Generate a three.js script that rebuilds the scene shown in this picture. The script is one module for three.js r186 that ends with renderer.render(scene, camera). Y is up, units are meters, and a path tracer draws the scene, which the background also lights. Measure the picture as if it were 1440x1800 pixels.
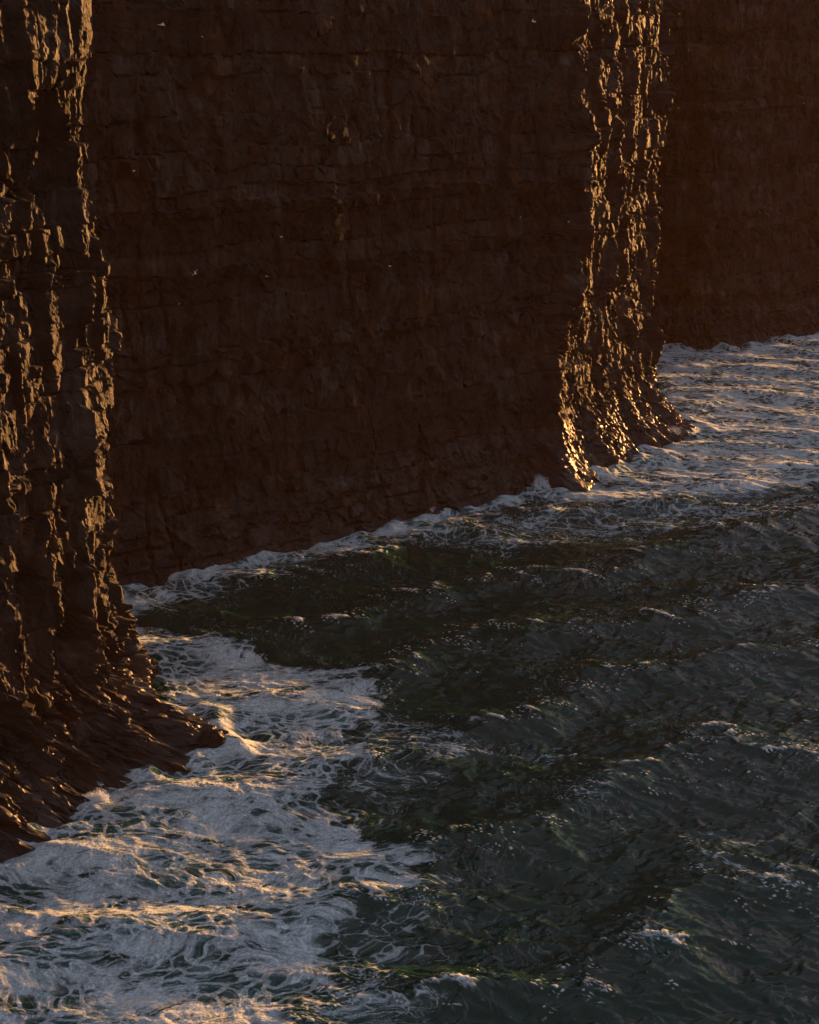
import * as THREE from 'three';
import { mergeGeometries } from 'three/addons/utils/BufferGeometryUtils.js';

// ------------------------------------------------------------------ camera, sky, sun, exposure
const scene = new THREE.Scene();
const camera = new THREE.PerspectiveCamera(30, 819 / 1024, 1, 9000);
camera.position.set(0, 100, 0);
camera.rotation.set(-15 * Math.PI / 180, 0, 0);

const SUN_AZ = 44 * Math.PI / 180, SUN_EL = 2.3 * Math.PI / 180;      // azimuth clockwise from the view direction
const sunDir = new THREE.Vector3(Math.sin(SUN_AZ) * Math.cos(SUN_EL), Math.sin(SUN_EL), -Math.cos(SUN_AZ) * Math.cos(SUN_EL));

function makeSky() {
  const W = 512, H = 256, d = new Float32Array(W * H * 4);
  for (let r = 0; r < H; r++) for (let c = 0; c < W; c++) {
    const up = ((r + 0.5) / H - 0.5) * Math.PI, az = ((c + 0.5) / W - 0.5) * 2 * Math.PI;
    const y = Math.sin(up), x = Math.cos(az) * Math.cos(up), z = Math.sin(az) * Math.cos(up);
    const cs = x * sunDir.x + y * sunDir.y + z * sunDir.z;
    const t = Math.pow(Math.max(0, 1 - Math.max(0, y)), 3);
    const g1 = Math.pow(Math.max(0, cs * 0.5 + 0.5), 6) * t, g2 = Math.pow(Math.max(0, cs), 24) * t;
    const k = (r * W + c) * 4;
    d[k] = 0.070 - 0.028 * t + 0.04 * g1 + 0.58 * g2;
    d[k + 1] = 0.081 - 0.040 * t + 0.018 * g1 + 0.25 * g2;
    d[k + 2] = 0.106 - 0.063 * t + 0.005 * g1 + 0.06 * g2;
    d[k + 3] = 1;
  }
  const t = new THREE.DataTexture(d, W, H, THREE.RGBAFormat, THREE.FloatType);
  t.mapping = THREE.EquirectangularReflectionMapping; t.magFilter = THREE.LinearFilter; t.needsUpdate = true;
  return t;
}
scene.background = makeSky();
scene.environment = scene.background;

const sun = new THREE.DirectionalLight(new THREE.Color().setRGB(1, 0.46, 0.14), 5);
sun.name = 'sun';
sun.position.copy(sunDir).multiplyScalar(900).add(new THREE.Vector3(20, 0, -380));
sun.target.position.set(20, 0, -380);
sun.castShadow = true;
sun.shadow.radius = 7;                                              // a low sun spread by thin haze
sun.shadow.mapSize.set(4096, 4096);
Object.assign(sun.shadow.camera, { left: -320, right: 320, top: 260, bottom: -260, near: 10, far: 2000 });
scene.add(sun, sun.target);

const renderer = new THREE.WebGLRenderer({ antialias: true });
renderer.toneMapping = THREE.LinearToneMapping;
renderer.toneMappingExposure = 4.5;
renderer.shadowMap.enabled = true;

scene.fog = new THREE.FogExp2(new THREE.Color().setRGB(1, 0.52, 0.23), 0.00002);

// ------------------------------------------------------------------ noise
const PERM = new Uint8Array(512), G2 = [], RND = new Float32Array(65536 * 2);
{
  let s = 12345;
  const rnd = () => { s = (s + 0x6d2b79f5) | 0; let t = Math.imul(s ^ (s >>> 15), 1 | s); t = (t + Math.imul(t ^ (t >>> 7), 61 | t)) ^ t; return ((t ^ (t >>> 14)) >>> 0) / 4294967296; };
  const p = [...Array(256).keys()];
  for (let i = 255; i > 0; i--) { const j = Math.floor(rnd() * (i + 1)); [p[i], p[j]] = [p[j], p[i]]; }
  for (let i = 0; i < 512; i++) PERM[i] = p[i & 255];
  for (let i = 0; i < RND.length; i++) RND[i] = rnd();
}
const GX = new Float32Array(256), GY = new Float32Array(256);
for (let i = 0; i < 256; i++) { GX[i] = Math.cos(i / 256 * Math.PI * 2) * 1.5; GY[i] = Math.sin(i / 256 * Math.PI * 2) * 1.5; }
function noise(x, y) {                                              // gradient noise, about -1 to 1
  const xf = Math.floor(x), yf = Math.floor(y), fx = x - xf, fy = y - yf, X = xf & 255, Y = yf & 255;
  const u = fx * fx * fx * (fx * (fx * 6 - 15) + 10), v = fy * fy * fy * (fy * (fy * 6 - 15) + 10);
  const a = PERM[X] + Y, b = PERM[X + 1] + Y, aa = PERM[a], ab = PERM[a + 1], ba = PERM[b], bb = PERM[b + 1];
  const n00 = GX[aa] * fx + GY[aa] * fy, n10 = GX[ba] * (fx - 1) + GY[ba] * fy;
  const n01 = GX[ab] * fx + GY[ab] * (fy - 1), n11 = GX[bb] * (fx - 1) + GY[bb] * (fy - 1);
  const p = n00 + u * (n10 - n00), q = n01 + u * (n11 - n01);
  return p + v * (q - p);
}
function fbm(x, y, oct, gain = 0.5) { let a = 1, s = 0, w = 0; for (let i = 0; i < oct; i++) { s += a * noise(x, y); w += a; a *= gain; x = x * 2.03 + 17.3; y = y * 2.03 + 9.1; } return s / w; }
function ridged(x, y, oct, gain = 0.5) { let a = 1, s = 0, w = 0; for (let i = 0; i < oct; i++) { s += a * (1 - 2 * Math.abs(noise(x, y))); w += a; a *= gain; x = x * 2.07 + 31.7; y = y * 2.07 + 5.3; } return s / w; }
let wF1 = 0, wF2 = 0, wId = 0, wX = 0, wY = 0;
function worley(x, y) {                                             // sets wF1, wF2 and wId
  const xi = Math.floor(x), yi = Math.floor(y); let f1 = 9, f2 = 9;
  for (let j = -1; j <= 1; j++) for (let i = -1; i <= 1; i++) {
    const cx = xi + i, cy = yi + j, k = (((cx & 255) << 8) | (cy & 255)) << 1;
    const dx = cx + RND[k] - x, dy = cy + RND[k + 1] - y, d = dx * dx + dy * dy;
    if (d < f1) { f2 = f1; f1 = d; wId = k; wX = dx; wY = dy; } else if (d < f2) f2 = d;
  }
  wF1 = Math.sqrt(f1); wF2 = Math.sqrt(f2);
}
// a broken face: every joint block stands out by its own amount and leans its own way
function facet(x, y, lean = 1.2, side = lean) {
  worley(x, y); const e = wF2 - wF1, a = RND[(wId + 7 * 512) & 131071] - 0.5, b = RND[(wId + 11 * 512 + 1) & 131071] - 0.5, c = RND[(wId + 301) & 131071] - 0.5;
  return (c + side * a * wX + lean * b * wY) * sstep(0, 0.07, e) - 0.2 * (1 - sstep(0, 0.07, e));
}
const clamp = (x, a = 0, b = 1) => x < a ? a : x > b ? b : x;
const sstep = (a, b, x) => { const t = clamp((x - a) / (b - a)); return t * t * (3 - 2 * t); };
const mix = (a, b, t) => a + (b - a) * t;
const hash = (n) => RND[(Math.imul(n | 0, 2654435761) >>> 15) & 131071];

// ------------------------------------------------------------------ rock
function rockTexture(seedX) {                                       // fine relief and grain of the rock, 8 m x 8 m, tiles
  const N = 1024, b = new Uint8Array(N * N * 4);
  for (let y = 0; y < N; y++) for (let x = 0; x < N; x++) {
    const u = x / N * 16, v = y / N * 16;
    const tile = (f, sx, sy) => { const fx = x / N, a = f(u * sx + seedX, v * sy), c = f((u - 16) * sx + seedX, v * sy); const wx = sstep(0.8, 1, fx); return mix(a, c, wx); };
    let h = 0.5 + 0.28 * tile((p, q) => fbm(p, q, 4, 0.6), 2, 1.0) + 0.2 * tile((p, q) => ridged(p, q, 2), 1.3, 0.45);
    h = clamp(h); const k = (y * N + x) * 4;
    b[k] = b[k + 1] = b[k + 2] = h * 255; b[k + 3] = 255;
  }
  const t = new THREE.DataTexture(b, N, N); t.wrapS = THREE.RepeatWrapping; t.wrapT = THREE.MirroredRepeatWrapping; t.magFilter = THREE.LinearFilter; t.needsUpdate = true;
  return t;
}
const rockBump = rockTexture(3.1);
const rockRough = (() => {                                           // 64 m x 64 m: dry rock, and rock wet from the swell below a ragged line
  const N = 1024, b = new Uint8Array(N * N * 4);
  for (let y = 0; y < N; y++) for (let x = 0; x < N; x++) {
    const s = x / N * 64, h = y / N * 64 - 8, wet = sstep(-0.6, 0.6, 12 + 4 * fbm(s / 10, 3, 3) + 3 * fbm(s / 2, h / 5, 3) - h);
    const r = clamp(mix(0.76, 0.48, wet) + 0.24 * fbm(s / 1.6, h / 2.4, 4, 0.6), 0.2, 1), k = (y * N + x) * 4; b[k] = b[k + 1] = b[k + 2] = r * 255; b[k + 3] = 255 * mix(0.3, 0.5, wet);
  }
  const t = new THREE.DataTexture(b, N, N); t.wrapS = THREE.MirroredRepeatWrapping; t.wrapT = THREE.MirroredRepeatWrapping; t.channel = 1; t.magFilter = THREE.LinearFilter; t.needsUpdate = true;
  return t;
})();
const rockMat = new THREE.MeshPhysicalMaterial({ vertexColors: true, flatShading: true, roughness: 1, roughnessMap: rockRough, specularIntensityMap: rockRough, bumpMap: rockBump, bumpScale: 0.3 });

// A coast line drawn in plan: [x, z, toe, toeHeight, ribbed]; toe is how far the foot of the cliff runs out at the water, ribbed is 0 on flat walls and 1 on headlands.
function coast(points) {
  const v = points.map((p) => new THREE.Vector3(p[0], 0, p[1])), c = new THREE.CatmullRomCurve3(v, false, 'centripetal');
  const N = 4000, xs = [], zs = [], ss = [0], to = [], th = [], hd = [];
  for (let i = 0; i <= N; i++) {
    const p = c.getPoint(i / N); xs.push(p.x); zs.push(p.z);
    if (i) ss.push(ss[i - 1] + Math.hypot(xs[i] - xs[i - 1], zs[i] - zs[i - 1]));
    const q = i / N * (points.length - 1), k = Math.min(points.length - 2, Math.floor(q)), f = q - k, w = f * f * (3 - 2 * f);
    to.push(mix(points[k][2], points[k + 1][2], w)); th.push(mix(points[k][3], points[k + 1][3], w)); hd.push(mix(points[k][4], points[k + 1][4], w));
  }
  const length = ss[N];
  const idx = (s) => { let a = 0, b = N; while (b - a > 1) { const m = (a + b) >> 1; if (ss[m] <= s) a = m; else b = m; } return a; };
  const lerpAt = (arr, s) => { const i = idx(s), f = clamp((s - ss[i]) / Math.max(1e-6, ss[i + 1] - ss[i])); return mix(arr[i], arr[i + 1], f); };
  return {
    length,
    at(s) { s = clamp(s, 0, length); const x = lerpAt(xs, s), z = lerpAt(zs, s), a = Math.max(0, s - 2.5), b = Math.min(length, s + 2.5); const dx = lerpAt(xs, b) - lerpAt(xs, a), dz = lerpAt(zs, b) - lerpAt(zs, a), l = Math.hypot(dx, dz); return { x, z, nx: -dz / l, nz: dx / l, toe: lerpAt(to, s), toeH: lerpAt(th, s), ribbed: lerpAt(hd, s) }; },
    nearest(x, z) { let best = 1e9, bi = 0; for (let i = 0; i <= N; i += 4) { const d = (xs[i] - x) ** 2 + (zs[i] - z) ** 2; if (d < best) { best = d; bi = i; } } return ss[bi]; },
  };
}

// layers of lava flows: heights of the bedding planes with a setback each
const LAYERS = []; for (let y = -12, i = 0; y < 170; i++) { LAYERS.push({ y, off: (hash(i * 7 + 1) - 0.5) * 1.3, block: 0.5 + hash(i * 7 + 2) * 1.2, w: 1.6 + hash(i * 7 + 3) * 3.5 }); y += 2.2 + hash(i * 7 + 4) ** 1.6 * 7.5; }
function layerAt(h) { let a = 0, b = LAYERS.length - 1; while (b - a > 1) { const m = (a + b) >> 1; if (LAYERS[m].y <= h) a = m; else b = m; } return a; }

function ridgeOffset(r, s, h) {                                     // a rib running up the face: r.pts = [[s, h], ...] from foot to top
  const P = r.pts; if (h < P[0][1] - 6 || h > P[P.length - 1][1] + 6) return 0;
  let k = 0; while (k < P.length - 2 && h > P[k + 1][1]) k++;
  const f = clamp((h - P[k][1]) / (P[k + 1][1] - P[k][1])), c = mix(P[k][0], P[k + 1][0], f) + 0.8 * noise(h / 9 + r.seed, r.seed);
  const d = s - c, w = d < 0 ? r.w * 0.55 : r.w * 1.5, ends = sstep(P[0][1] - 6, P[0][1], h) * (1 - sstep(P[P.length - 1][1], P[P.length - 1][1] + 6, h));
  const a = Math.abs(d) / w; if (a > 1) return 0;
  return mix(r.amp, r.top ?? r.amp, clamp(h / 105)) * ends * (1 - a) * (0.8 + 0.35 * facet(h / 6 + r.seed, r.seed, 0));
}

function cliffGeometry(line, o) {
  const cols = Math.ceil(line.length / o.ds), rowsH = []; for (let h = -5; h < o.fineTop; h += o.dh) rowsH.push(h); for (let h = o.fineTop; h <= o.top; h += 3) rowsH.push(h);
  const inland = [2, 8, 30, 90], R = rowsH.length + inland.length, C = cols + 1, pos = new Float32Array(R * C * 3), col = new Float32Array(R * C * 3), uv = new Float32Array(R * C * 2), uv1 = new Float32Array(R * C * 2);
  const Z = o.seed;
  for (let i = 0; i < C; i++) {
    const s = i / cols * line.length, p = line.at(s), rough = p.rough ?? 1;
    for (let j = 0; j < R; j++) {
      const cap = j - rowsH.length, h = cap < 0 ? rowsH[j] : o.top;
      // bends of the bedding and of the joints
      const sw = s + 1.6 * noise(s / 11 + Z, h / 24) + 0.22 * noise(s / 3.1, h / 6 + Z);
      const hw = h + 1.3 * noise(s / 26 + Z, h / 30) + 0.45 * noise(s / 5 + Z, h / 9) - s * o.dip;
      const li = layerAt(hw), L = LAYERS[li], below = hw - L.y, above = LAYERS[Math.min(li + 1, LAYERS.length - 1)].y - hw, nxt = LAYERS[Math.max(0, li - 1)];
      const lh = 2.3 + 0.9 * noise(s / 9 + Z, 2.2), hs = (h + 0.10 * s + 0.7 * noise(s / 4, Z)) / lh, hf = hs - Math.floor(hs), ledge = h > -1 ? (hf - (hf < 0.8 ? 0.25 * hf : 0.2 + (hf - 0.8) * 4)) * lh * 0.85 : 0;
      let off = p.toe * Math.exp(-Math.max(h - ledge * (0.35 + 0.65 * sstep(-0.3, 0.3, noise(s / 7 + 3, h / 6))), -1) / p.toeH);
      const wall = 0.3 + 0.7 * p.ribbed;
      off += o.big * wall * (1 - 0.6 * o.worn * p.ribbed * (1 - sstep(8, 20, h))) * (2.6 * noise(s / 24 + Z, h / 48) + 1.8 * ridged(sw / 15 + Z, h / 70, 2, 0.4) - 0.6);
      // bedded steps, here and there with a parting between two flows
      const blend = sstep(0, 0.35, below), live = sstep(-0.1, 0.35, noise(s / 15 + li * 5.1, Z + li));
      off += o.bed * (mix(nxt.off * sstep(-0.2, 0.4, noise(s / 13 + (li - 1) * 3.7, Z)), L.off * sstep(-0.2, 0.4, noise(s / 13 + li * 3.7, Z)), blend) - 0.4 * live * (1 - sstep(0, 0.4, below)));
      // joint-bounded blocks of four sizes, and flutes
      const foot = 1 - o.worn * p.ribbed * (1 - sstep(8, 20, h));
      off += o.mass * wall * foot * (2.6 * facet(s / 9 + Z + 0.25 * noise(h / 20, s / 14), h / 34 + Z, 1.7) + 1.5 * facet(s / 4.4 + 3 + Z, h / 13, 1.9));
      const side = 0.25 + 0.75 * p.ribbed;                           // faces on the flat walls lean up and down more than sideways
      off += foot * o.block * (1.0 * wall * facet(sw / 7 + Z, hw / 15) + L.block * (1.25 - 0.25 * p.ribbed) * facet(sw / L.w + li * 13.7, hw / (L.w * 1.7) + Z, 2.4 - 0.8 * p.ribbed, 1.6 * side) + o.small * facet(sw / 1.35 + 9, hw / 2.2 + Z, 1.9, 1.5 * side));
      // open joints running up the wall, and partings along the beds
      off -= (1 - 0.6 * p.ribbed) * (1.3 * (1 - sstep(0, 0.05, Math.abs(noise(sw / 8 + Z, h / 55)))) * sstep(0.0, 0.3, noise(s / 19, h / 23 + Z)) + 0.7 * live * (1 - sstep(0, 0.3, below)));
      off += o.fine * (0.22 * facet(sw / 0.62, hw / 0.95 + Z, 1.6) + 0.1 * fbm(s / 0.7 + Z, h / 1.0, 3, 0.6));
      off += o.flute * wall * (0.6 * ridged(sw / 5.2 + Z, h / 30, 2, 0.5) + 0.22 * ridged(sw / 1.5, hw / 6 + Z, 3, 0.6));
      for (const r of o.ridges) off += ridgeOffset(r, s, h);
      // buttresses at the foot: an abrupt near side, a long slope on the far side
      for (const b of o.lobes) { const d = s + 0.12 * h + 1.1 * noise(h / 5, b.s) - b.s, w = d < 0 ? sstep(-1.8, 0, d) : Math.max(0, 1 - d / b.run); if (w > 0) off += b.amp * w * Math.exp(-Math.max(h, 0) / b.h); }
      // steep slabs leaning against the foot, each with an abrupt near edge
      if (h < 24) { const w = p.ribbed * (1 - sstep(10, 24, h + 4 * noise(s / 6, 8))); if (w > 0) { const u = s + 0.42 * h; off += w * o.teeth * (0.62 * facet(u / 3.2 + Z, h / 9 - s / 40, 2.4) + 0.26 * facet((u + 0.2 * h) / 1.25, h / 4 + Z, 2.2)); } }
      // the foot: steeply dipping slabs, worn and broken by the sea
      if (h < 22) { const w = p.ribbed * (1 - sstep(9, 22, h)); off += w * (o.slab * facet(sw / 4.2 + h / 9 + Z, h / 9 - s / 30, 1.2) + 0.5 * facet(sw / 1.5 + h / 5, h / 4.5 + Z, 2) + 0.4 * facet(sw / 0.7 + h / 2.4, h / 2 + Z, 2)); }
      if (cap >= 0) off = off * [1, 0.6, 0.2, 0][cap] - inland[cap];
      const k = j * C + i;
      pos[k * 3] = p.x + p.nx * off; pos[k * 3 + 1] = h + (cap > 0 ? cap * 1.2 : 0) + 0.18 * noise(s / 1.4, h / 1.4 + 50); pos[k * 3 + 2] = p.z + p.nz * off;
      uv[k * 2] = s / 8; uv[k * 2 + 1] = (h + off) / 8; uv1[k * 2] = s / 64; uv1[k * 2 + 1] = (h + 8) / 64;
      // colour: brown and grey flows, rust streaks, a dark weed and lichen zone with a ragged upper edge
      const tint = hash(li * 31 + o.seed * 13), st = fbm(sw / 1.4 + Z, h / 14, 3), rust = sstep(0.1, 0.5, fbm(sw / 9 + 4, hw / 7 + Z, 4) + 0.25 * st), grey = sstep(0, 0.5, fbm(sw / 5 + 40, hw / 12, 3));
      let v = (0.5 + 0.62 * tint) * (1 + 0.6 * st + 0.5 * fbm(s / 1.1, h / 0.9 + Z, 3)) * (1 + 0.55 * fbm(sw / 6, hw / 4 + 30, 3)) * mix(0.55, 1.45, RND[(worley(sw / 2.2 + 70, hw / 3.4), wId)]);
      let r = 0.040, g = 0.032, b = 0.026;
      r = mix(r, 0.078, rust * 0.8); g = mix(g, 0.044, rust * 0.8); b = mix(b, 0.022, rust * 0.8);
      r = mix(r, 0.044, grey * 0.6); g = mix(g, 0.04, grey * 0.6); b = mix(b, 0.036, grey * 0.6);
      const pale = sstep(0.5, 0.85, ridged(sw / 1.2 + 20, h / 24 + Z, 2)) * sstep(0.05, 0.4, noise(sw / 11 + 9, hw / 8 + Z)) * 0.5;
      r = mix(r, 0.11, pale); g = mix(g, 0.1, pale); b = mix(b, 0.088, pale);
      const edge = -9 * sstep(0.2, 0.5, p.ribbed) + o.weed + 2.2 * fbm(s / 9, Z, 3) + 1.4 * noise(s / 1.7, h / 2), weed = sstep(-0.35, 0.35, edge - h);
      r = mix(r, 0.024, weed * 0.85); g = mix(g, 0.018, weed * 0.85); b = mix(b, 0.013, weed * 0.85);
      v *= 0.74;
      if (cap > 0) { r = 0.045; g = 0.05; b = 0.02; v = 0.8 + 0.5 * fbm(s / 7, cap * 5.3, 3); }
      col[k * 3] = Math.max(0.008, r * v); col[k * 3 + 1] = Math.max(0.006, g * v); col[k * 3 + 2] = Math.max(0.005, b * v);
    }
  }
  const index = new Uint32Array((R - 1) * (C - 1) * 6); let q = 0;
  for (let j = 0; j < R - 1; j++) for (let i = 0; i < C - 1; i++) { const a = j * C + i, b = a + 1, c = a + C, d = c + 1; index[q++] = a; index[q++] = c; index[q++] = b; index[q++] = b; index[q++] = c; index[q++] = d; }
  const g = new THREE.BufferGeometry();
  g.setAttribute('position', new THREE.BufferAttribute(pos, 3)); g.setAttribute('color', new THREE.BufferAttribute(col, 3)); g.setAttribute('uv', new THREE.BufferAttribute(uv, 2)); g.setAttribute('uv1', new THREE.BufferAttribute(uv1, 2)); g.setIndex(new THREE.BufferAttribute(index, 1));
  g.computeVertexNormals();
  return g;
}
function structure(name, geometry, material, label) {
  const m = new THREE.Mesh(geometry, material); m.name = name; m.castShadow = m.receiveShadow = true; m.userData = { kind: 'structure', label }; scene.add(m); return m;
}
const lobe = (line, x, z, amp, run, h) => ({ s: line.nearest(x, z), amp, run, h });
const rib = (line, seed, amp, w, pts, top) => ({ seed, amp, w, top, pts: pts.map(([x, z, h]) => [line.nearest(x, z), h]) });

// the near headland on the left, ending in a spur that runs down into the water
const nearLine = coast([[-92, -168, 4, 5, 1], [-70, -193, 6, 5, 1], [-58.5, -212, 7.5, 6, 1], [-51.5, -229, 8, 6, 1], [-47, -239, 7.5, 5.5, 1], [-43.8, -246, 10, 7, 1], [-42.2, -252, 16, 7, 1], [-43, -258, 8, 7, 1], [-47, -266, 4, 5, 1], [-59, -278, 3, 5, 1], [-95, -296, 3, 5, 1]]);
const nearLobes = [lobe(nearLine, -49, -228, 2, 14, 7), lobe(nearLine, -45.5, -238, 2, 14, 7), lobe(nearLine, -43, -244, 1.5, 10, 6)];
const nearRidges = [
  rib(nearLine, 1.3, 2.2, 2.6, [[-46, -236, -4], [-46, -236, 30], [-45, -239, 60], [-45, -238, 90], [-46, -236, 112]]),
  rib(nearLine, 2.7, 1.6, 2.0, [[-43.5, -244, 14], [-43, -245, 45], [-43, -245, 80], [-43, -245, 112]], 2),
  rib(nearLine, 4.1, 1.8, 2.4, [[-50, -224, -4], [-49, -227, 30], [-50, -224, 70], [-51, -221, 112]]),
];
structure('near_cliff', cliffGeometry(nearLine, { ds: 0.22, dh: 0.24, fineTop: 108, top: 128, seed: 3.7, dip: 0.01, big: 0.7, mass: 1, bed: 2.0, block: 0.9, small: 0.3, flute: 0.35, fine: 0.5, weed: -3, worn: 0.15, slab: 1.9, teeth: 3.8, ridges: nearRidges, lobes: nearLobes }), rockMat, 'dark rock headland at the left edge with a spur sloping down into white foam');

// the long wall of the middle and the buttressed headland it ends in
const midLine = coast([[-110, -268, 2, 4, 0], [-78, -296, 2, 4, 0], [-53, -320, 1.5, 4, 0], [-33, -338.5, 2.5, 5, 0], [-15, -355.5, 3.5, 6, 0], [1, -372.5, 4.5, 8, 0], [13, -386, 5, 9, 0], [22, -396.5, 6, 9, 0.1], [30, -403, 4.5, 6, 0.9], [36.5, -412, 6, 7, 1], [41.5, -423, 7.5, 9, 1], [46.5, -435, 9.5, 9, 1], [51.5, -447, 12.5, 9, 1], [55, -456, 13.5, 8, 1], [57.5, -470, 4, 6, 1], [52, -490, 2, 5, 0.5], [50, -530, 2, 5, 0], [64, -590, 2, 5, 0]]);
const midLobes = [lobe(midLine, 27, -401, 5.0, 20, 10), lobe(midLine, 38, -415, 2.6, 20, 20), lobe(midLine, 48, -439, 2.4, 17, 10)];
const midRidges = [
  rib(midLine, 11.3, 4.2, 6, [[28, -401.5, -4], [28.5, -402, 12], [29.5, -403, 25], [32, -406, 40], [34.5, -410.5, 60], [33, -408, 85], [31, -405, 112]]),
  rib(midLine, 12.9, 2.8, 5, [[47, -436, -4], [45, -432, 18], [44, -429, 40], [45, -432, 60], [42, -424, 80], [46, -434, 95], [47.5, -437, 112]]),
  rib(midLine, 14.2, 2.2, 5, [[53, -450, -4], [52, -448, 18], [49, -441, 40], [48, -439, 70], [50, -444, 112]]),
  rib(midLine, 15.8, 1.5, 6, [[57, -463, 15], [56.5, -461, 45], [57, -464, 80], [57.5, -468, 112]], 7),
];
structure('middle_cliff', cliffGeometry(midLine, { ds: 0.34, dh: 0.34, fineTop: 108, top: 130, seed: 8.2, dip: -0.01, big: 0.5, mass: 0.8, bed: 1.5, block: 0.85, small: 0.34, flute: 0.35, fine: 0.6, weed: 9, worn: 0.92, slab: 0.3, teeth: 1.0, ridges: midRidges, lobes: midLobes }), rockMat, 'long shaded cliff wall across the middle ending in a sunlit buttressed headland');

// the far wall in the haze
const farLine = coast([[40, -585, 2, 4, 0.3], [62, -577, 2, 4, 0.3], [78, -569, 2, 4, 0.3], [90, -564, 2, 4, 0.3], [108, -576, 2, 4, 0.3], [124, -590, 2, 4, 0.3], [136, -600, 2, 4, 0.3], [142, -615, 2, 4, 0.3], [140, -700, 2, 4, 0.3]]);
structure('far_cliff', cliffGeometry(farLine, { ds: 0.5, dh: 0.5, fineTop: 112, top: 132, seed: 21.4, dip: 0, big: 0.9, mass: 1, bed: 1, block: 0.9, small: 0.5, flute: 0.6, fine: 0.8, weed: 8, worn: 0, slab: 0, teeth: 3, ridges: [], lobes: [] }), rockMat, 'farthest cliff wall in brown haze at the right edge behind the headland');

// ------------------------------------------------------------------ sea
// Where the foam lies, in plan: rings of points [x, z] with a density and the width of their soft edge.
const FOAM = [
  { d: 0.92, e: 3.5, p: [[-60, -205], [-44, -232], [-24, -248], [-32, -262], [-47, -297], [-58, -310], [-40, -299], [-24, -288], [-8, -277], [-3, -266], [-6, -252], [-6, -240], [-10, -232], [-4, -218], [2, -210], [0, -203], [-9, -203], [-8, -193], [-10, -180], [-14, -168], [-70, -165]] },
  { d: 0.4, e: 5, p: [[-8, -262], [4, -257], [8, -247], [3, -236], [-4, -226], [-10, -240]] },
  { d: 0.7, e: 6, p: [[-60, -325], [-33, -343], [-5, -362], [14, -385], [28, -400], [36, -408], [33, -396], [22, -378], [6, -356], [-10, -342], [-30, -322], [-48, -306]] },
  { d: 0.9, e: 9, p: [[30, -402], [45, -424], [60, -455], [68, -500], [64, -580], [90, -570], [130, -600], [180, -640], [170, -500], [120, -430], [84, -395], [50, -378], [26, -380]] },
  { d: 0.5, e: 10, p: [[0, -352], [20, -372], [40, -375], [84, -390], [84, -372], [50, -358], [18, -344]] },
  { d: 0.62, e: 1.4, p: [[34, -213.2], [37.5, -210.6], [41, -208.6], [46, -206.2], [45, -205.4], [40, -207.4], [36, -209.8]] },
  { d: 0.6, e: 1.6, p: [[32.5, -221], [37, -220], [42, -219.6], [43, -221.5], [45, -222.5], [42, -218], [36, -218.4]] },
  { d: 0.55, e: 1.6, p: [[18.5, -231], [24, -229.6], [27, -227.4], [26, -226.4], [23, -228], [19, -229.6]] },
  { d: 0.5, e: 2, p: [[-6, -253], [8, -250], [22, -245], [23, -243.4], [10, -247], [-4, -250]] },
  { d: 0.45, e: 8, p: [[-16, -172], [-8, -195], [4, -205], [2, -190], [-2, -165]] },
];
function ringDistance(p, x, z) {                                    // positive inside
  let d = 1e9, inside = false;
  for (let i = 0, j = p.length - 1; i < p.length; j = i++) {
    const [ax, az] = p[j], [bx, bz] = p[i], ex = bx - ax, ez = bz - az, t = clamp(((x - ax) * ex + (z - az) * ez) / (ex * ex + ez * ez)), qx = x - ax - ex * t, qz = z - az - ez * t;
    d = Math.min(d, qx * qx + qz * qz);
    if ((az > z) !== (bz > z) && x < (bx - ax) * (z - az) / (bz - az) + ax) inside = !inside;
  }
  return (inside ? 1 : -1) * Math.sqrt(d);
}
const DX0 = -90, DZ0 = -660, DN = 300, DM = 520, DENS = new Float32Array(DN * DM), SHORE = new Float32Array(DN * DM);   // a plan of the density, 1 m a cell
const WATERLINE = [nearLine, midLine, farLine].flatMap((l) => { const a = []; for (let s = 0; s < l.length; s += 2.5) { const p = l.at(s); a.push([p.x + p.nx * p.toe * 1.1, p.z + p.nz * p.toe * 1.1]); } return a; });
for (let j = 0; j < DM; j++) for (let i = 0; i < DN; i++) {
  const x = DX0 + i, z = DZ0 + j; let m = 0;
  for (const f of FOAM) m = Math.max(m, f.d * sstep(-f.e * 0.6, f.e * 0.6, ringDistance(f.p, x, z)));
  let q = 1e9; for (const [a, b] of WATERLINE) { const e = (a - x) * (a - x) + (b - z) * (b - z); if (e < q) q = e; }
  SHORE[j * DN + i] = sstep(0, 7, Math.sqrt(q)); m = Math.max(m, 0.95 * (1 - sstep(1.5, 6.5, Math.sqrt(q))));
  DENS[j * DN + i] = m;
}
function shore(x, z) {                                              // 0 at the foot of the rock, 1 from 7 m off
  const u = x - DX0, v = z - DZ0; if (u < 0 || v < 0 || u > DN - 1.01 || v > DM - 1.01) return 1;
  const i = Math.floor(u), j = Math.floor(v), fu = u - i, fv = v - j, k = j * DN + i;
  return mix(mix(SHORE[k], SHORE[k + 1], fu), mix(SHORE[k + DN], SHORE[k + DN + 1], fu), fv);
}
function density(x, z) {
  const u = clamp(x - DX0, 0, DN - 1.01), v = clamp(z - DZ0, 0, DM - 1.01), i = Math.floor(u), j = Math.floor(v), fu = u - i, fv = v - j, k = j * DN + i;
  return mix(mix(DENS[k], DENS[k + 1], fu), mix(DENS[k + DN], DENS[k + DN + 1], fu), fv);
}

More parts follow.
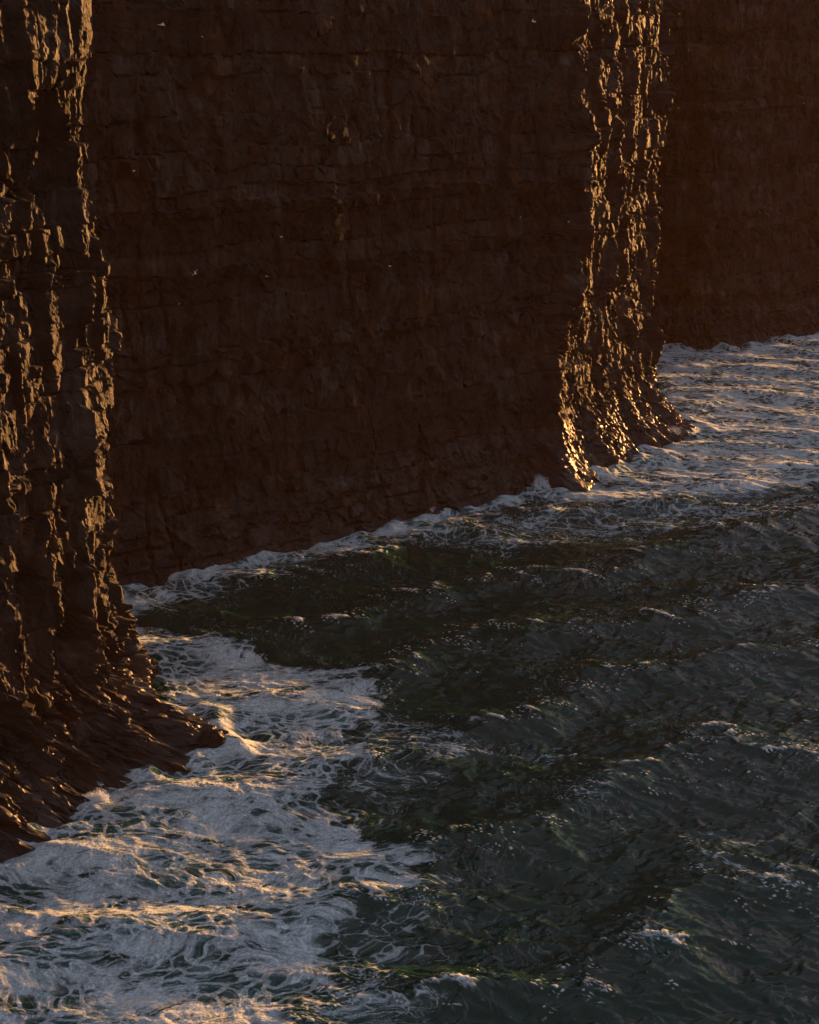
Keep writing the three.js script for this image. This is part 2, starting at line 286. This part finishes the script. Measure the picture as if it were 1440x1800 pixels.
function swell(x, z) {
  const w = 13 * noise(x / 60, z / 60) + 6 * noise(x / 24 + 9, z / 24) + 1.5 * noise(x / 8, z / 8 + 3);
  const p1 = (x * 0.52 + z * 0.85 + w) / 31, p2 = (x * -0.35 + z * 0.94 + w * 0.7) / 19;
  const c1 = 0.5 + 0.5 * Math.sin(p1 * 6.283), c2 = 0.5 + 0.5 * Math.sin(p2 * 6.283 + 1);
  return (1 - 0.5 * sstep(380, 460, -z)) * 1.6 * Math.pow(c1, 1.7) + 0.5 * Math.pow(c2, 1.8) - 0.95;
}
function chop(x, z) {                                               // wind sea with pointed crests
  const wx = x + 1.4 * noise(x / 7, z / 7 + 3), wz = z + 1.4 * noise(x / 7 + 8, z / 7);
  const u = wx * 0.82 + wz * 0.57, v = -wx * 0.57 + wz * 0.82;
  return 0.42 * ridged(u / 10, v / 6.5, 1) + 0.28 * ridged(u / 4.6 + 7, v / 3.1, 1) + 0.2 * ridged(u / 2.2 + 3, v / 1.4, 1) + 0.13 * ridged(u / 1.1, v / 0.7 + 5, 1);
}
const seaHeight = (x, z) => { const n = shore(x, z); return swell(x, z) * (0.4 + 0.6 * n) * (1 - 0.3 * density(x, z)) + (0.8 - 0.42 * density(x, z)) * chop(x, z) - 0.2 + (1 - n) * (0.4 + 1.9 * noise(x / 6, z / 6 + 40)); };

// colour, roughness and fine relief of a rectangle of the sea
function seaMaps(x0, x1, z0, z1, W, H) {
  const C = new Uint8Array(W * H * 4), R = new Uint8Array(W * H * 4), B = new Uint8Array(W * H * 4);
  const enc = (c) => 255 * (c <= 0.0031308 ? c * 12.92 : 1.055 * Math.pow(c, 1 / 2.4) - 0.055);
  for (let j = 0; j < H; j++) for (let i = 0; i < W; i++) {
    const x = mix(x0, x1, (i + 0.5) / W), z = mix(z0, z1, (j + 0.5) / H);
    // the water drags the foam into swirls and streaks
    const ax = noise(x / 13 + 2, z / 9), az = noise(x / 13 + 50, z / 9 + 7), bx = noise(x / 4.2, z / 3.4 + 60), bz = noise(x / 4.2 + 33, z / 3.4), cx = noise(x / 1.5 + 8, z / 1.4), cz = noise(x / 1.5, z / 1.4 + 21);
    const wx = x + 3.2 * ax + 0.9 * bx + 0.16 * cx, wz = z + 3.2 * az + 0.9 * bz + 0.16 * cz;
    const d = density(x + 3.5 * ax + 2.6 * bx + 1.2 * cx, z + 3.5 * az + 2.6 * bz + 1.2 * cz);
    const patch = fbm(wx / 8, wz / 5 + 90, 4, 0.6), mid = fbm(wx / 2.6 + 70, wz / 1.7, 3, 0.6);
    const D = clamp(d * (1 + 0.7 * patch + 0.35 * mid) + 0.10 * patch * sstep(0, 0.3, d + 0.15), 0, 1.1);
    worley(wx / 2.5, wz / 1.9); const big = wF2 - wF1;
    worley(wx / 0.85 + 40, wz / 0.66 + 11); const small = wF2 - wF1;
    const str = ridged(wx / 2.2 + 13, wz / 1.0, 4, 0.66), fil = ridged(wx / 0.62, wz / 0.46 + 4, 3, 0.65), thick = 0.5 + 0.5 * clamp(1.5 * fbm(wx / 1.3 + 5, wz / 0.9, 4, 0.65), -1, 1);
    // thick foam with holes, then lace, then loose threads
    const churn = sstep(-0.15, 0.3, fbm(x / 11 + 3, z / 9 + 44, 3) + 0.25 * (D - 0.6));
    const t1 = mix(-0.1, 0.34, D) + 0.13 * mid, t2 = mix(-0.25, 0.26, D) + 0.14 * mid;
    const mat1 = 1 - sstep(t1 - 0.05, t1 + 0.06, big + 0.05 * fil), mat2 = 1 - sstep(t2 - 0.04, t2 + 0.1, small + 0.08 * fil);
    let f = mat1 * (0.3 + 0.7 * thick) * (0.6 + 0.4 * mat2) * sstep(0.05, 0.3, D);
    f = Math.max(f, churn * (0.25 + 0.6 * thick) * sstep(0.45, 1.0, D + 0.5 * mid + 0.2 * mat2));
    f = Math.max(f, 0.75 * sstep(0.66 - 0.2 * D, 0.95 - 0.16 * D, str) * sstep(0.02, 0.25, D) * (0.35 + 0.65 * churn));
    const ch = chop(x, z), high = 0.75 * ch + 0.32 * swell(x, z) + 0.25 * patch, crest = sstep(0.8, 1.08, high) * sstep(-0.1, 0.5, fil);
    const gu = x * 0.8 + z * 0.6 + 0.5 * cx, gv = -x * 0.6 + z * 0.8 + 0.5 * cz;   // flecks torn off the crests, strung along the ripples
    worley(gu / 0.95 + 90, gv / 0.5 + 17); const fleck = sstep(0.3, 0.12, wF1) * sstep(0.3, 0.62, high + 0.2 * bx) * (RND[wId] > 0.45 ? 1 : 0) * sstep(0.02, 0.3, fbm(gu / 9 + 80, gv / 3.2, 3) + 0.25 * ch - 0.12);
    const thread = sstep(0.62, 0.9, ridged(wx / 1.1 + 200, wz / 3.0, 3, 0.6)) * sstep(0.15, 0.5, fbm(x / 14 + 40, z / 14, 2) + 0.2) * 0.12;
    const grain = 0.6 * noise(x / 0.34 + 4, z / 0.4) + 0.5 * noise(x / 0.17, z / 0.2 + 9);   // froth: bubbles and small tears
    f = clamp(Math.max(f, crest * 0.8, fleck * 0.8, thread) * (0.86 + 0.42 * grain) + 0.05 * grain * sstep(0.3, 0.8, D));
    const air = clamp(sstep(0.2, 0.95, D) * (0.5 + 0.5 * patch + 0.3 * mid));
    const wr = mix(0.005, 0.05, air), wg = mix(0.029, 0.125, air), wb = mix(0.0215, 0.12, air);
    const fa = f, k = (j * W + i) * 4;
    C[k] = enc(mix(wr, 0.8, fa)); C[k + 1] = enc(mix(wg, 0.83, fa)); C[k + 2] = enc(mix(wb, 0.84, fa)); C[k + 3] = 255;
    R[k] = R[k + 1] = R[k + 2] = 255 * mix(0.1, 0.9, sstep(0.05, 0.5, f)); R[k + 3] = 255;
    const hgt = 0.36 + 0.26 * f + 0.1 * fil * (0.3 + 0.7 * f) + 0.14 * fbm(wx / 0.55 + 3, wz / 0.42, 2);
    B[k] = B[k + 1] = B[k + 2] = 255 * clamp(hgt); B[k + 3] = 255;
  }
  const tex = (d, ch, srgb) => { const t = new THREE.DataTexture(d, W, H); t.magFilter = THREE.LinearFilter; t.channel = ch; if (srgb) t.colorSpace = THREE.SRGBColorSpace; t.needsUpdate = true; return t; };
  return (ch) => new THREE.MeshPhysicalMaterial({ map: tex(C, ch, true), roughness: 1, roughnessMap: tex(R, ch), bumpMap: tex(B, ch), bumpScale: 0.22, ior: 1.33, specularIntensity: 0.55 });
}
const RA = [-66, 66, -345, -155], RB = [-70, 150, -660, -345];
const matA = seaMaps(...RA, 2048, 2048)(0), matB = seaMaps(...RB, 2048, 1400)(1);
const waterMat = new THREE.MeshPhysicalMaterial({ color: new THREE.Color().setRGB(0.005, 0.029, 0.0215), roughness: 0.12, ior: 1.33, specularIntensity: 0.55 });
{
  const axis = (spans) => { const a = []; for (const [from, to, d] of spans) { const n = Math.max(1, Math.round((to - from) / d)); for (let i = 0; i < n; i++) a.push(from + (to - from) * i / n); } a.push(spans[spans.length - 1][1]); return a; };
  const xs = axis([[-4000, -400, 900], [-400, -66, 20], [-66, 46, 0.28], [46, 66, 0.4], [66, 150, 0.5], [150, 400, 20], [400, 4000, 900]]);
  const zs = axis([[-5000, -900, 900], [-900, -660, 20], [-660, -470, 0.9], [-470, -345, 0.5], [-345, -155, 0.3], [-155, 200, 18], [200, 3000, 900]]);
  const C = xs.length, R = zs.length, pos = new Float32Array(C * R * 3), uv = new Float32Array(C * R * 2), uv1 = new Float32Array(C * R * 2);
  for (let j = 0; j < R; j++) for (let i = 0; i < C; i++) {
    const k = j * C + i, x = xs[i], z = zs[j];
    pos[k * 3] = x; pos[k * 3 + 2] = z; pos[k * 3 + 1] = x < -450 || x > 450 || z < -950 || z > 250 ? 0 : seaHeight(x, z);
    uv[k * 2] = (x - RA[0]) / (RA[1] - RA[0]); uv[k * 2 + 1] = (z - RA[2]) / (RA[3] - RA[2]);
    uv1[k * 2] = (x - RB[0]) / (RB[1] - RB[0]); uv1[k * 2 + 1] = (z - RB[2]) / (RB[3] - RB[2]);
  }
  const lists = [[], [], []], e = 1e-6;
  for (let j = 0; j < R - 1; j++) for (let i = 0; i < C - 1; i++) {
    const x = (xs[i] + xs[i + 1]) / 2, z = (zs[j] + zs[j + 1]) / 2, inR = (q) => x > q[0] && x < q[1] && z > q[2] && z < q[3];
    const l = lists[inR(RA) ? 0 : inR(RB) ? 1 : 2], a = j * C + i, b = a + 1, c = a + C, d = c + 1;
    l.push(a, c, b, b, c, d);
  }
  const g = new THREE.BufferGeometry();
  g.setAttribute('position', new THREE.BufferAttribute(pos, 3)); g.setAttribute('uv', new THREE.BufferAttribute(uv, 2)); g.setAttribute('uv1', new THREE.BufferAttribute(uv1, 2));
  const index = new Uint32Array(lists.reduce((s, l) => s + l.length, 0)); let at = 0;
  lists.forEach((l, n) => { index.set(l, at); g.addGroup(at, l.length, n); at += l.length; });
  g.setIndex(new THREE.BufferAttribute(index, 1)); g.computeVertexNormals();
  structure('sea', g, [matA, matB, waterMat], 'dark green choppy sea with drifting white foam below the cliffs');
}

// ------------------------------------------------------------------ loose rock at the end of the spur
function numbered(name) { let n = 0, out = name; while (scene.getObjectByName(out)) out = name + '_' + String(++n).padStart(3, '0'); return out; }
function thing(name, label, category, group, geometry, material) {
  const m = new THREE.Mesh(geometry, material); m.name = numbered(name); m.castShadow = m.receiveShadow = true; m.userData = { label, category }; if (group) m.userData.group = group; scene.add(m); return m;
}
function boulderGeometry(seed, sx, sy, sz) {
  const g = new THREE.IcosahedronGeometry(1, 12), p = g.attributes.position, c = new Float32Array(p.count * 3), u = new Float32Array(p.count * 2);
  for (let i = 0; i < p.count; i++) {
    const x = p.getX(i), y = p.getY(i), z = p.getZ(i), a = Math.atan2(z, x), k = 1 + 0.28 * facet(a * 1.3 + seed, y * 1.4 + x * 0.6, 1.4) + 0.12 * facet(a * 3 + seed, y * 3 + x, 1.6) + 0.2 * noise(x * 1.2 + seed, y * 1.2 + z);
    p.setXYZ(i, x * sx * k, y * sy * k, z * sz * k); const v = 0.8 + 0.5 * noise(x * 5 + seed, y * 5 + z * 3); c.set([0.045 * v, 0.033 * v, 0.024 * v], i * 3); u[i * 2] = a; u[i * 2 + 1] = y;
  }
  g.setAttribute('color', new THREE.BufferAttribute(c, 3)); g.setAttribute('uv', new THREE.BufferAttribute(u, 2)); g.setAttribute('uv1', new THREE.BufferAttribute(u.map((q) => q / 20), 2)); return g;
}
thing('boulder', 'small dark pointed rock at the very tip of the left spur', 'rock', null, boulderGeometry(2.2, 1.7, 1.5, 1.3), rockMat).position.set(-27.4, 1.0, -247.5);

// ------------------------------------------------------------------ spray thrown up where the swell meets the rock
const sprayMat = new THREE.MeshStandardMaterial({ color: new THREE.Color().setRGB(0.82, 0.84, 0.86), roughness: 0.9 });
let rs = 991; const rnd = () => { rs = (Math.imul(rs, 1664525) + 1013904223) >>> 0; return rs / 4294967296; };
function spray(label, x, z, wide, tall, count, lean = 0) {
  const pos = new Float32Array(count * 36), y0 = seaHeight(x, z); let q = 0;
  const jets = [...Array(7)].map(() => [(rnd() - 0.5) * wide, (rnd() - 0.5) * wide * 0.5, 0.35 + rnd() * 0.65, (rnd() - 0.5) * 0.7]);
  for (let i = 0; i < count; i++) {
    const j = jets[Math.floor(rnd() * 7)], t = Math.pow(rnd(), 1.7), sp = wide * (0.14 + 0.22 * t), cx = j[0] + j[3] * t * tall + lean * t * tall + (rnd() + rnd() - 1) * sp, cz = j[1] + (rnd() + rnd() - 1) * sp, cy = t * tall * j[2] - 0.25 + (rnd() - 0.5) * 0.2, r = mix(0.075, 0.022, t) * (0.5 + rnd());
    const v = [[r, r, r], [-r, -r, r], [-r, r, -r], [r, -r, -r]].map(([a, b, c]) => [cx + a * (0.6 + rnd() * 0.8), cy + b * (0.6 + rnd() * 0.8), cz + c * (0.6 + rnd() * 0.8)]);
    for (const f of [[0, 2, 1], [0, 1, 3], [0, 3, 2], [1, 2, 3]]) for (const k of f) { pos[q++] = v[k][0]; pos[q++] = v[k][1]; pos[q++] = v[k][2]; }
  }
  const g = new THREE.BufferGeometry(); g.setAttribute('position', new THREE.BufferAttribute(pos, 3)); g.computeVertexNormals();
  thing('spray_plume', label, 'spray', 'spray where waves hit rock', g, sprayMat).position.set(x, y0, z);
}
spray('white puff of spray at the kink of the middle wall foot', 2.8, -371, 2.6, 2.8, 4500, 0.3);
spray('ragged spray splash against the wall left of the sunlit headland', 27.6, -393.5, 4.2, 3.6, 7000, -0.2);
spray('warm spray along the foot of the sunlit headland', 44, -420, 5.5, 4.2, 12000, 0.2);
spray('spray wrapping the outer toe of the sunlit headland', 61, -443, 7, 3.4, 12000, 0.3);
spray('tall pale spray at the far cliff foot, right edge', 128, -596, 6, 5, 8000, 0.1);
spray('low spray in the notch of the left headland foot', -41, -228.6, 3, 1.8, 4000, 0.2);

// ------------------------------------------------------------------ seabirds
const birdMat = new THREE.MeshStandardMaterial({ vertexColors: true, roughness: 0.8, side: THREE.DoubleSide });
const birdGeometry = (() => {                                       // flies towards +z, wings along x, span 1.35 m
  const body = [], R = 10, prof = [[-0.32, 0.004], [-0.25, 0.035], [-0.12, 0.062], [0, 0.075], [0.1, 0.068], [0.17, 0.048], [0.22, 0.045], [0.26, 0.036], [0.29, 0.014], [0.335, 0.004]];
  const ring = new THREE.LatheGeometry(prof.map(([z, r]) => new THREE.Vector2(r, z)), R); ring.rotateX(Math.PI / 2);
  const wing = (s) => {
    const st = [[0.04, 0.1, -0.08, 0.02], [0.2, 0.13, -0.07, 0.09], [0.34, 0.12, -0.06, 0.13], [0.5, 0.05, -0.08, 0.1], [0.62, -0.03, -0.11, 0.06], [0.69, -0.12, -0.14, 0.03]], p = [], id = [];
    st.forEach(([x, le, te, y]) => { const c = (le + te) / 2; p.push(s * x, y, le, s * x, y + 0.014, c, s * x, y, te, s * x, y - 0.008, c); });
    for (let i = 0; i < st.length - 1; i++) for (let k = 0; k < 4; k++) { const a = i * 4 + k, b = i * 4 + (k + 1) % 4, c = a + 4, d = b + 4; id.push(a, c, b, b, c, d); }
    const g = new THREE.BufferGeometry(); g.setAttribute('position', new THREE.Float32BufferAttribute(p, 3)); g.setIndex(id); g.computeVertexNormals(); return g;
  };
  const tail = new THREE.BufferGeometry(); tail.setAttribute('position', new THREE.Float32BufferAttribute([0.02, 0.01, -0.22, -0.02, 0.01, -0.22, 0.08, 0, -0.42, 0, 0.012, -0.44, -0.08, 0, -0.42], 3)); tail.setIndex([0, 3, 2, 0, 1, 3, 1, 4, 3]); tail.computeVertexNormals();
  const parts = [ring, wing(1), wing(-1), tail].map((g) => { g.deleteAttribute('uv'); return g; }), g = mergeGeometries(parts), P = g.attributes.position, col = new Float32Array(P.count * 3);
  for (let i = 0; i < P.count; i++) { const x = Math.abs(P.getX(i)), grey = x > 0.12 && x < 0.6, tip = x >= 0.6; col.set(tip ? [0.05, 0.05, 0.05] : grey ? [0.3, 0.31, 0.33] : [0.62, 0.62, 0.6], i * 3); }
  g.setAttribute('color', new THREE.BufferAttribute(col, 3)); return g;
})();
const BIRDS = [
  [-33.9, 96.7, -270, 1.5, 0.1, 0.15, 1.5, 'pale seabird gliding level beside the top of the left headland'],
  [-32, 60.6, -285, 0.4, 0.5, 1.0, 1.2, 'white seabird banking steeply with wings upright before the dark wall'],
  [22.6, 96.2, -360, -1.2, 0.1, -0.4, 1.2, 'grey seabird gliding near the top left of the sunlit headland'],
  ...[[-22.5, 58, -300], [-20.7, 63, -310], [-28.8, 62.7, -300], [-35.8, 54.4, -295], [-39.9, 76.1, -280], [-31.6, 94.6, -300], [-3.4, 55.6, -330], [21.4, 59.6, -370], [31.5, 57.6, -380]].map(([x, y, z], i) => [x, y, z, hash(i + 501) * 6.28, (hash(i + 601) - 0.5) * 0.8, (hash(i + 701) - 0.5) * 1.6, 0.6, 'tiny pale seabird flying before the dark middle wall']),
  ...[[53.1, 90.6, -430], [68.2, 88.2, -480], [66.2, 74.3, -480], [88.1, 86, -500], [105.1, 73.4, -520], [97.1, 58, -510]].map(([x, y, z], i) => [x, y, z, hash(i + 801) * 6.28, (hash(i + 901) - 0.5) * 0.8, (hash(i + 951) - 0.5) * 1.6, 0.65, 'tiny seabird speck flying near the hazy far wall']),
];
for (const [x, y, z, turn, pitch, roll, size, label] of BIRDS) {
  const b = thing('seabird', label, 'bird', /far wall/.test(label) ? 'birds before the far wall' : 'birds before the middle wall', birdGeometry, birdMat);
  b.position.set(x, y, z); b.rotation.set(pitch, turn, roll, 'YXZ'); b.scale.setScalar(size);
}

renderer.render(scene, camera);
